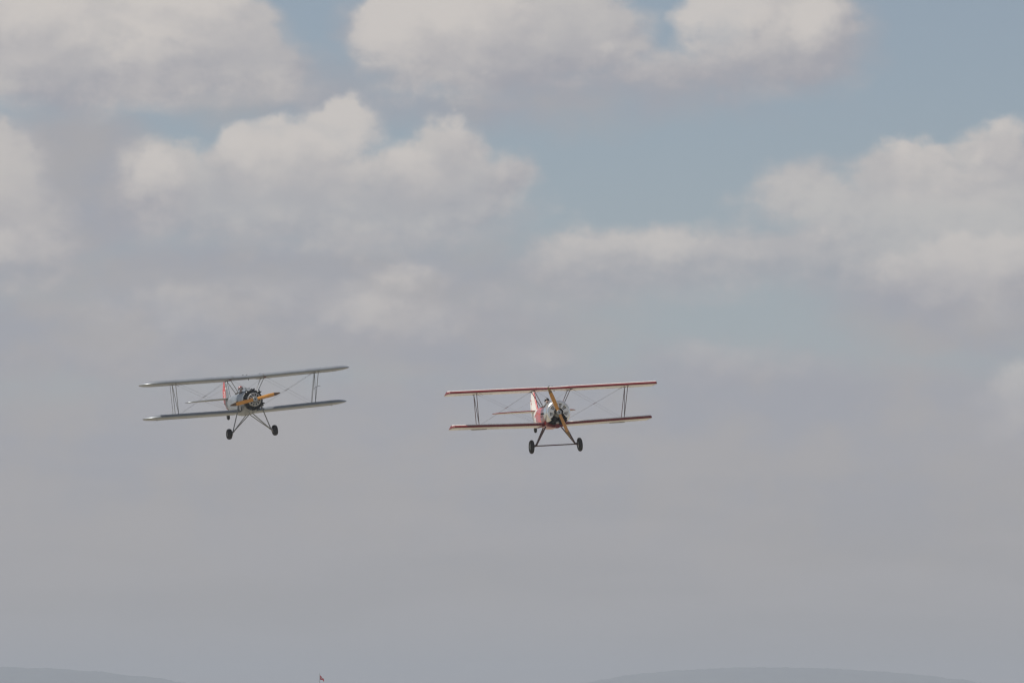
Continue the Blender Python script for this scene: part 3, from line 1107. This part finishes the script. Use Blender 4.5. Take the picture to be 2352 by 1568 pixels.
# ================================================================== silver biplane
def silver_biplane():
    root = empty('biplane', 'silver biplane with red crescent and star rudder and uncowled black radial engine', 'biplane', group='two biplanes flying in formation')
    mw = place(root, 1021.2, 1596.0, 272.0, 14.5, 1.5, 5.6)
    zu = lambda x: 1.065 + .016 * abs(x)
    zl = lambda x: -.485 + .018 * abs(x)
    st = [(.74, .43, .43, -.46), (1.1, .44, .47, -.55), (1.7, .43, .50, -.60), (2.5, .43, .53, -.60), (3.0, .41, .55, -.57), (3.8, .36, .53, -.47), (4.8, .25, .49, -.29), (5.7, .14, .45, -.12), (6.42, .045, .42, .02)]
    S = M['silver']
    st = [(y_, w_, a_ + .0125 * max(0, y_ - 2), b_ + .0125 * max(0, y_ - 2)) for y_, w_, a_, b_ in st]     # tail carried a little high
    fuselage(root, st, [(1.70, 2.15), (2.65, 3.15)], S, S, 3.9)
    MB().lathe([(.60, .47), (.66, .485), (.80, .47), (.86, .455)], n=40).build('cowl_lip', S, root)
    engine(root, .36, .50, 9, S)
    # slotted cooling plate in front of the crankcase
    pl = MB()
    rs = [.125, .175, .262, .318]
    nn = 96
    for i in range(nn):
        a0, a1 = 2 * PI * i / nn, 2 * PI * (i + 1) / nn
        for k in range(3):
            if k == 1 and (i % 8) in (2, 3, 4, 5):
                continue
            pl.add([(rs[k + q1] * math.sin(a), .17 - .02 * (rs[k + q1] < .2), rs[k + q1] * math.cos(a)) for q1, a in ((0, a0), (1, a0), (1, a1), (0, a1))], [(0, 1, 2, 3)])
    po = pl.build('cooling_plate', M['grey_metal'], root)
    bm = bmesh.new()
    bm.from_mesh(po.data)
    bmesh.ops.remove_doubles(bm, verts=bm.verts, dist=.0005)
    bmesh.ops.recalc_face_normals(bm, faces=bm.faces)
    bm.to_mesh(po.data)
    bm.free()
    so = po.modifiers.new('thickness', 'SOLIDIFY')
    so.thickness = .014
    MB().lathe([(.16, .305), (.16, .322), (.30, .322), (.31, .30)], n=48).build('plate_rim', M['grey_metal'], po)
    propeller(root, R(9.4), 1.225, M['tip'])
    # wings
    cx = .72
    tip = (4.10, 2.3, .60)
    wing('center_section', root, S, None, -cx, cx, 1.0, 1.5, zu, cut=(.70, .55))
    for sg in (-1, 1):
        u = wing('upper_wing', root, S, None, sg * (cx + .012), sg * 5.03, 1.0, 1.5, zu, tip=tip)
        l = wing('lower_wing', root, S, None, sg * .40, sg * 4.88, 1.6, 1.5, zl, tip=(4.0, 2.3, .60))
        for zz, yy, w_, xa, xb in ((zu, 1.0, u, 2.6, 4.5), (zl, 1.6, l, 2.2, 4.3)):
            # aileron gap and hinge line underneath
            MB().tube((sg * xa, yy + 1.17, zz(xa) - .003), (sg * xb, yy + 1.17, zz(xb) - .003), .004, n=6).build('aileron_gap', M['strut'], w_)
        MB().tube((sg * 4.2, 2.6, zl(4.2) - .07), (sg * 4.2, 2.6, zl(4.2) + .01), .012, n=6).build('tie_down_ring', M['wire'], l)
        # joint strap between panel and centre section
        rows = [[(p[0], 1.0 + (p[1] - 1.0) * 1.004 - .003, p[2] + (.004 if i < N_UP else -.004)) for i, p in enumerate(r)] for r in wing_rows(sg * (cx - .02), sg * (cx + .05), 1.0, 1.5, zu)]
        MB().grid([rows[0], rows[-1]], True).build('joint_strap', M['strut'], u)
    for x in (-.16, .02):
        MB().lathe([(0, .035), (.022, .035), (.025, .0)], (x, 1.45, zu(0) + .178), 'z', 10).build('fuel_cap', M['dark'], root)
    MB().lathe([(0, .045), (.022, .04), (.026, .0)], (.62, 1.35, zu(0) + .178), 'z', 10).build('fuel_cap', M['steel'], root)
    MB().tube((.12, 1.6, zu(0) - .07), (.12, 1.6, zu(0) + .02), .016, n=6).build('fuel_sight_tube', M['dark'], root)
    cfg = dict(zu=zu, zl=zl, uf=1.28, ur=2.1, lf=1.92, lr=2.72, strut_x=3.42, strut_r=.033, cab_x=.83, cab_b=.47, cab_z=.45, wire_r=.0034, tail_z=.49, aileron_link=True, cab_diag=False, spacer_m=M['wire'], fit_m=mat('rusty_red_fitting', (.16, .03, .02), .5))
    struts(root, cfg, M['strut'])
    wires(root, cfg)
    # airspeed probe on the outer strut
    MB().path([(3.36, 2.35, .38), (3.42, 2.30, .45), (3.50, 2.15, .48), (3.60, 1.95, .48)], .010).build('airspeed_probe', M['wire'], root)
    # tail
    for sg in (-1, 1):
        tail_surface(root, sg, 2.0, 5.45, 6.85, .35, .49, 6.25, S, None)
    f, r = fin_rudder(root, S, M['flag_red'], .47, 1.37, 5.35, 5.95, 6.32, 6.98, .01)
    # crescent and star on both faces of the rudder, crescent bulging forward
    for sd in (-1, 1):
        X = sd * .0285
        mb = MB().grid([[(X, p[0], p[1]) for p in row] for row in crescent(6.60, .73, .165, .132, .042)])
        sp = star(6.70, .73, .075, PI)
        mb.add([(X, p[0], p[1]) for p in sp] + [(X, 6.70, .73)], [(i, (i + 1) % 10, 10) for i in range(10)])
        mb.build('crescent_and_star', M['mark_white'], r)
        MB().box((sd * .0292, 6.13, 1.0), (.0008, .07, .06)).build('fin_plate', M['mark_white'], f, smooth=False)
        MB().tube((sd * .028, 6.33, .29), (sd * .11, 6.40, .29), .012, n=6).build('rudder_horn', M['wire'], r)
    MB().box((0, 6.02, 1.07), (.14, .016, .008)).build('fin_antenna', M['wire'], f)
    # undercarriage
    yw = 1.4
    for sg in (-1, 1):
        ax = (sg * .90, yw, -1.37)
        streamlined('axle_strut', root, M['strut'], (sg * .06, yw - .22, -.58), ax, .045, .5)
        streamlined('axle_strut', root, M['strut'], (sg * .10, yw + .5, -.60), (sg * .88, yw + .05, -1.35), .038, .5)
        streamlined('shock_strut', root, M['strut'], (sg * .56, yw - .05, -.30), (sg * .89, yw, -1.30), .036, .7)
        MB().tube((sg * .575, yw - .05, -.35), (sg * .53, yw - .05, -.16), .045, n=10).build('strut_fitting', M['strut'], root)
        MB().tube((sg * .84, yw, -1.31), (sg * 1.0, yw, -1.43), .045, n=10).build('axle_stub', M['wire'], root)
        MB().lathe([(-.02, .09), (.02, .10)], (sg * .955, yw, -1.42), 'x', 14, caps=True).build('brake_plate', M['wire'], root)
        wheel(root, sg * 1.09, yw, -1.44, .25, .235, sg * R(-3), M['grey_metal'])
    MB().tube((0, 6.15, .07), (0, 6.3, -.33), .03, n=8).build('tailwheel_fork', M['strut'], root)
    wheel(root, 0, 6.32, -.35, .15, .12, 0, M['strut'])
    # screens and side details
    windscreen(root, 2.28, .52, .22, .20, M['strut'])
    windscreen(root, 1.40, .48, .22, .14, M['strut'])
    MB().path([(-.30, .95, -.1), (-.50, 1.05, -.06), (-.54, 1.2, -.02), (-.54, 1.55, .02)], .05, 10).build('exhaust_pipe', M['dark'], root)
    MB().box((-.437, 2.35, .03), (.006, .38, .10)).build('access_panel', M['grey_metal'], root, bevel=.004)
    MB().box((-.442, 1.45, -.28), (.006, .12, .10)).build('access_panel', M['mark_white'], root, bevel=.004)
    pilot('person', 'pilot in red and white helmet in cockpit of silver biplane', None, mw @ Matrix.Translation((.0, 2.95, .70)), 0, M['jacket'], M['helmet_red'], clothed('pilot_in_brown_jacket', (0.07, 0.045, 0.03)), 'goggles')
    return root


# ================================================================== red and white biplane
def red_biplane():
    root = empty('biplane', 'white biplane with dark red wing edges and polished slotted engine cowling', 'biplane', group='two biplanes flying in formation')
    mw = place(root, 2236.5, 1648.4, 272.0, 10.3, 1.5, 3.4)
    zu = lambda x: 1.15 + .004 * abs(x)
    zl = lambda x: -.49 + .024 * abs(x)
    st = [(.92, .50, .50, -.50), (1.3, .50, .50, -.58), (1.8, .49, .50, -.63), (2.5, .47, .50, -.63), (3.0, .44, .52, -.58), (3.8, .37, .52, -.48), (4.8, .26, .49, -.31), (5.7, .15, .45, -.15), (6.40, .045, .42, .0)]
    Wm = M['white']
    st = [(y_, w_, a_ + .0125 * max(0, y_ - 2), b_ + .0125 * max(0, y_ - 2)) for y_, w_, a_, b_ in st]     # tail carried a little high
    fuselage(root, st, [(1.68, 2.12), (2.52, 3.02)], M['bright_red'], M['white_metal'], 4.1)
    engine(root, .42, .47, 7, None)
    # polished cowling: drum with rounded lip, open underneath
    lim = R(133)
    prof = [(1.0, .565), (.9, .590), (.6, .600), (.32, .590), (.20, .565), (.145, .53), (.12, .49)]
    co = MB().lathe(prof, n=72, a0=-lim, a1=lim).build('cowling', M['alu'], root, angle=70)
    sm = co.modifiers.new('thickness', 'SOLIDIFY')
    sm.thickness = .012
    # slotted front plate
    rr = [.215, .262, .294, .321, .353, .379, .411, .45, .492]
    groups = [(-100, 13), (-52, 13), (-15, 11), (15, 11), (52, 13), (100, 13)]
    fp = MB()
    nn = 124
    for i in range(nn):
        a0, a1 = R(-124 + 248 * i / nn), R(-124 + 248 * (i + 1) / nn)
        am = math.degrees((a0 + a1) / 2)
        for k in range(len(rr) - 1):
            wdt = {1: .78, 3: .9, 5: 1.0}.get(k)
            if wdt and any(abs(am - g) < w_ * wdt for g, w_ in groups):
                continue
            # inner end flares outwards at the two lower corners
            if abs(am) > 108 and rr[k] < .215 + (.27) * ((abs(am) - 108) / 16) ** 1.6 * .55:
                continue
            fp.add([(rr[k + q1] * math.sin(a), .108 + .02 * max(0, rr[k + q1] - .45) / .04, rr[k + q1] * math.cos(a)) for q1, a in ((0, a0), (1, a0), (1, a1), (0, a1))], [(0, 1, 2, 3)])
    fo = fp.build('cowl_front_plate', M['alu_plate'], co, angle=60)
    bm = bmesh.new()
    bm.from_mesh(fo.data)
    bmesh.ops.remove_doubles(bm, verts=bm.verts, dist=.0005)
    bmesh.ops.recalc_face_normals(bm, faces=bm.faces)
    bm.to_mesh(fo.data)
    bm.free()
    sm = fo.modifiers.new('thickness', 'SOLIDIFY')
    sm.thickness = .012
    MB().lathe([(.56, .0), (.56, .565)], n=48).build('firewall', M['dark'], root, smooth=False)
    propeller(root, R(-69.8), 1.285, M['tip_olive'])
    # carburettor scoop and sump under the engine
    MB().slab([(-.115, -.66), (-.10, -.70), (.03, -.70), (.045, -.66), (.045, -.5), (-.115, -.5)], 'y', .35, .62).build('air_scoop', M['red'], root, bevel=.02)
    MB().ball((-.03, .40, -.45), .085, sc=(1, .9, 1)).build('oil_sump', M['grey_metal'], root)
    MB().slab([(-.46, -.34), (-.30, -.46), (.0, -.52), (.30, -.46), (.46, -.34), (.44, -.56), (.2, -.64), (-.2, -.64), (-.44, -.56)], 'y', .72, 1.0).build('lower_cowl', M['red'], root, bevel=.03)
    MB().path([(-.46, .75, -.02), (-.60, .85, .02), (-.63, 1.0, .03), (-.63, 1.05, .03)], .045, 10).build('exhaust_pipe', M['dark'], root)
    # wings
    cx = .78
    tp = dict(tip=(4.88, 2.4, .42, .80))
    wing('center_section', root, Wm, M['red'], -cx, cx, 1.0, 1.45, zu, cut=(.76, .45))
    for sg in (-1, 1):
        u = wing('upper_wing', root, Wm, M['red'], sg * (cx + .01), sg * 5.0, 1.0, 1.45, zu, **tp)
        l = wing('lower_wing', root, Wm, M['red'], sg * .46, sg * 4.78, 1.6, 1.45, zl, tip=(4.66, 2.4, .42, .80))
        for zz, yy, w_, xa, xb in ((zu, 1.0, u, 2.7, 4.5), (zl, 1.6, l, 2.4, 4.3)):
            MB().tube((sg * xa, yy + 1.12, zz(xa) - .003), (sg * xb, yy + 1.12, zz(xb) - .003), .004, n=6).build('aileron_gap', M['strut'], w_)
        MB().box((sg * 3.3, 2.92, zl(3.3) - .02), (.36, .10, .008)).build('trim_tab', M['strut'], l)
        # wing root fairing in dark red
        MB().slab([(1.56, -.52), (1.62, -.42), (1.8, -.34), (2.2, -.33), (2.7, -.42), (3.05, -.50)], 'x', sg * .40, sg * .53).build('root_fairing', M['red'], root, bevel=.03)
    for x, m_ in ((-.12, M['dark']), (.02, M['steel'])):
        MB().lathe([(0, .045), (.022, .04), (.026, .0)], (x, 1.42, zu(0) + .172), 'z', 10).build('fuel_cap', m_, root)
    MB().tube((.14, 1.6, zu(0) - .05), (.14, 1.6, zu(0) + .02), .016, n=6).build('fuel_sight_tube', M['maroon'], root)
    cfg = dict(zu=zu, zl=zl, uf=1.28, ur=2.05, lf=1.90, lr=2.65, strut_x=3.60, strut_r=.036, cab_x=.88, cab_b=.50, cab_z=.44, wire_r=.003, tail_z=.49, spacer_m=M['red'], fit_m=M['maroon'])
    struts(root, cfg, M['maroon'])
    wires(root, cfg)
    # tail
    for sg in (-1, 1):
        tail_surface(root, sg, 2.02, 5.35, 6.75, .30, .49, 6.2, Wm, M['red'])
    f, r = fin_rudder(root, M['white_metal'], M['white_metal'], .46, 1.41, 5.15, 5.95, 6.28, 6.93, .01)
    le = [Vector((0, 5.15, .47)), Vector((0, 5.33, .625)), Vector((0, 5.83, 1.255)), Vector((0, 5.96, 1.37))]
    MB().path(le, .042, 10).build('leading_edge', M['mark_red'], f)
    for sd in (-1, 1):
        X = sd * .0285
        for y_, z_, hy, hz_ in ((6.70, 1.07, .07, .040), (6.66, .91, .065, .036), (6.60, .62, .055, .048)):
            MB().box((X, y_, z_), (.001, hy, hz_)).build('rudder_marking', M['mark_red'], r, smooth=False)
        MB().box((X, 6.585, .81), (.001, .010, .26)).build('rudder_marking', M['mark_red'], r, smooth=False)
        for k, y_ in enumerate((4.0, 4.22, 4.44, 4.66, 4.88)):
            w_ = interp(st, y_)[1]
            MB().box((sd * (w_ + .001), y_, .16), (.002, .02, .09 - .01 * k)).build('side_marking', M['mark_red'], root, smooth=False)
    # undercarriage with straight axle
    yw = 1.35
    for sg in (-1, 1):
        ax = Vector((sg * .93, yw, -1.42))
        streamlined('gear_leg', root, M['maroon'], (sg * .46, yw - .25, -.56), ax, .062, .62)
        streamlined('gear_leg', root, M['maroon'], (sg * .44, yw + .55, -.58), ax + Vector((0, .05, .02)), .05, .6)
        MB().tube(ax + Vector((-sg * .06, 0, .03)), ax + Vector((sg * .12, 0, -.02)), .055, n=10).build('axle_stub', M['maroon'], root)
        wheel(root, sg * 1.145, yw, -1.46, .325, .20, sg * R(-2), M['grey_metal'])
    streamlined('axle', root, M['maroon'], (-.95, yw, -1.43), (.95, yw, -1.43), .036, .8)
    MB().tube((0, 6.0, .02), (0, 6.12, -.33), .03, n=8).build('tailwheel_fork', M['maroon'], root)
    wheel(root, 0, 6.14, -.36, .15, .12, 0, M['strut'])
    windscreen(root, 2.18, .49, .22, .22, M['mark_white'])
    windscreen(root, 1.36, .47, .22, .14, M['mark_white'])
    MB().tube((-.50, 1.55, -.05), (-.60, 1.55, -.08), .018, n=6).build('step_peg', M['mark_red'], root)
    pilot('person', 'pilot with bare face and black helmet in cockpit of red and white biplane', None, mw @ Matrix.Translation((.0, 2.80, .74)), 0, M['overall'], M['helmet_black'], clothed('pilot_in_olive_overall', (0.09, 0.085, 0.055)), 'bare')
    return root


silver_biplane()
red_biplane()
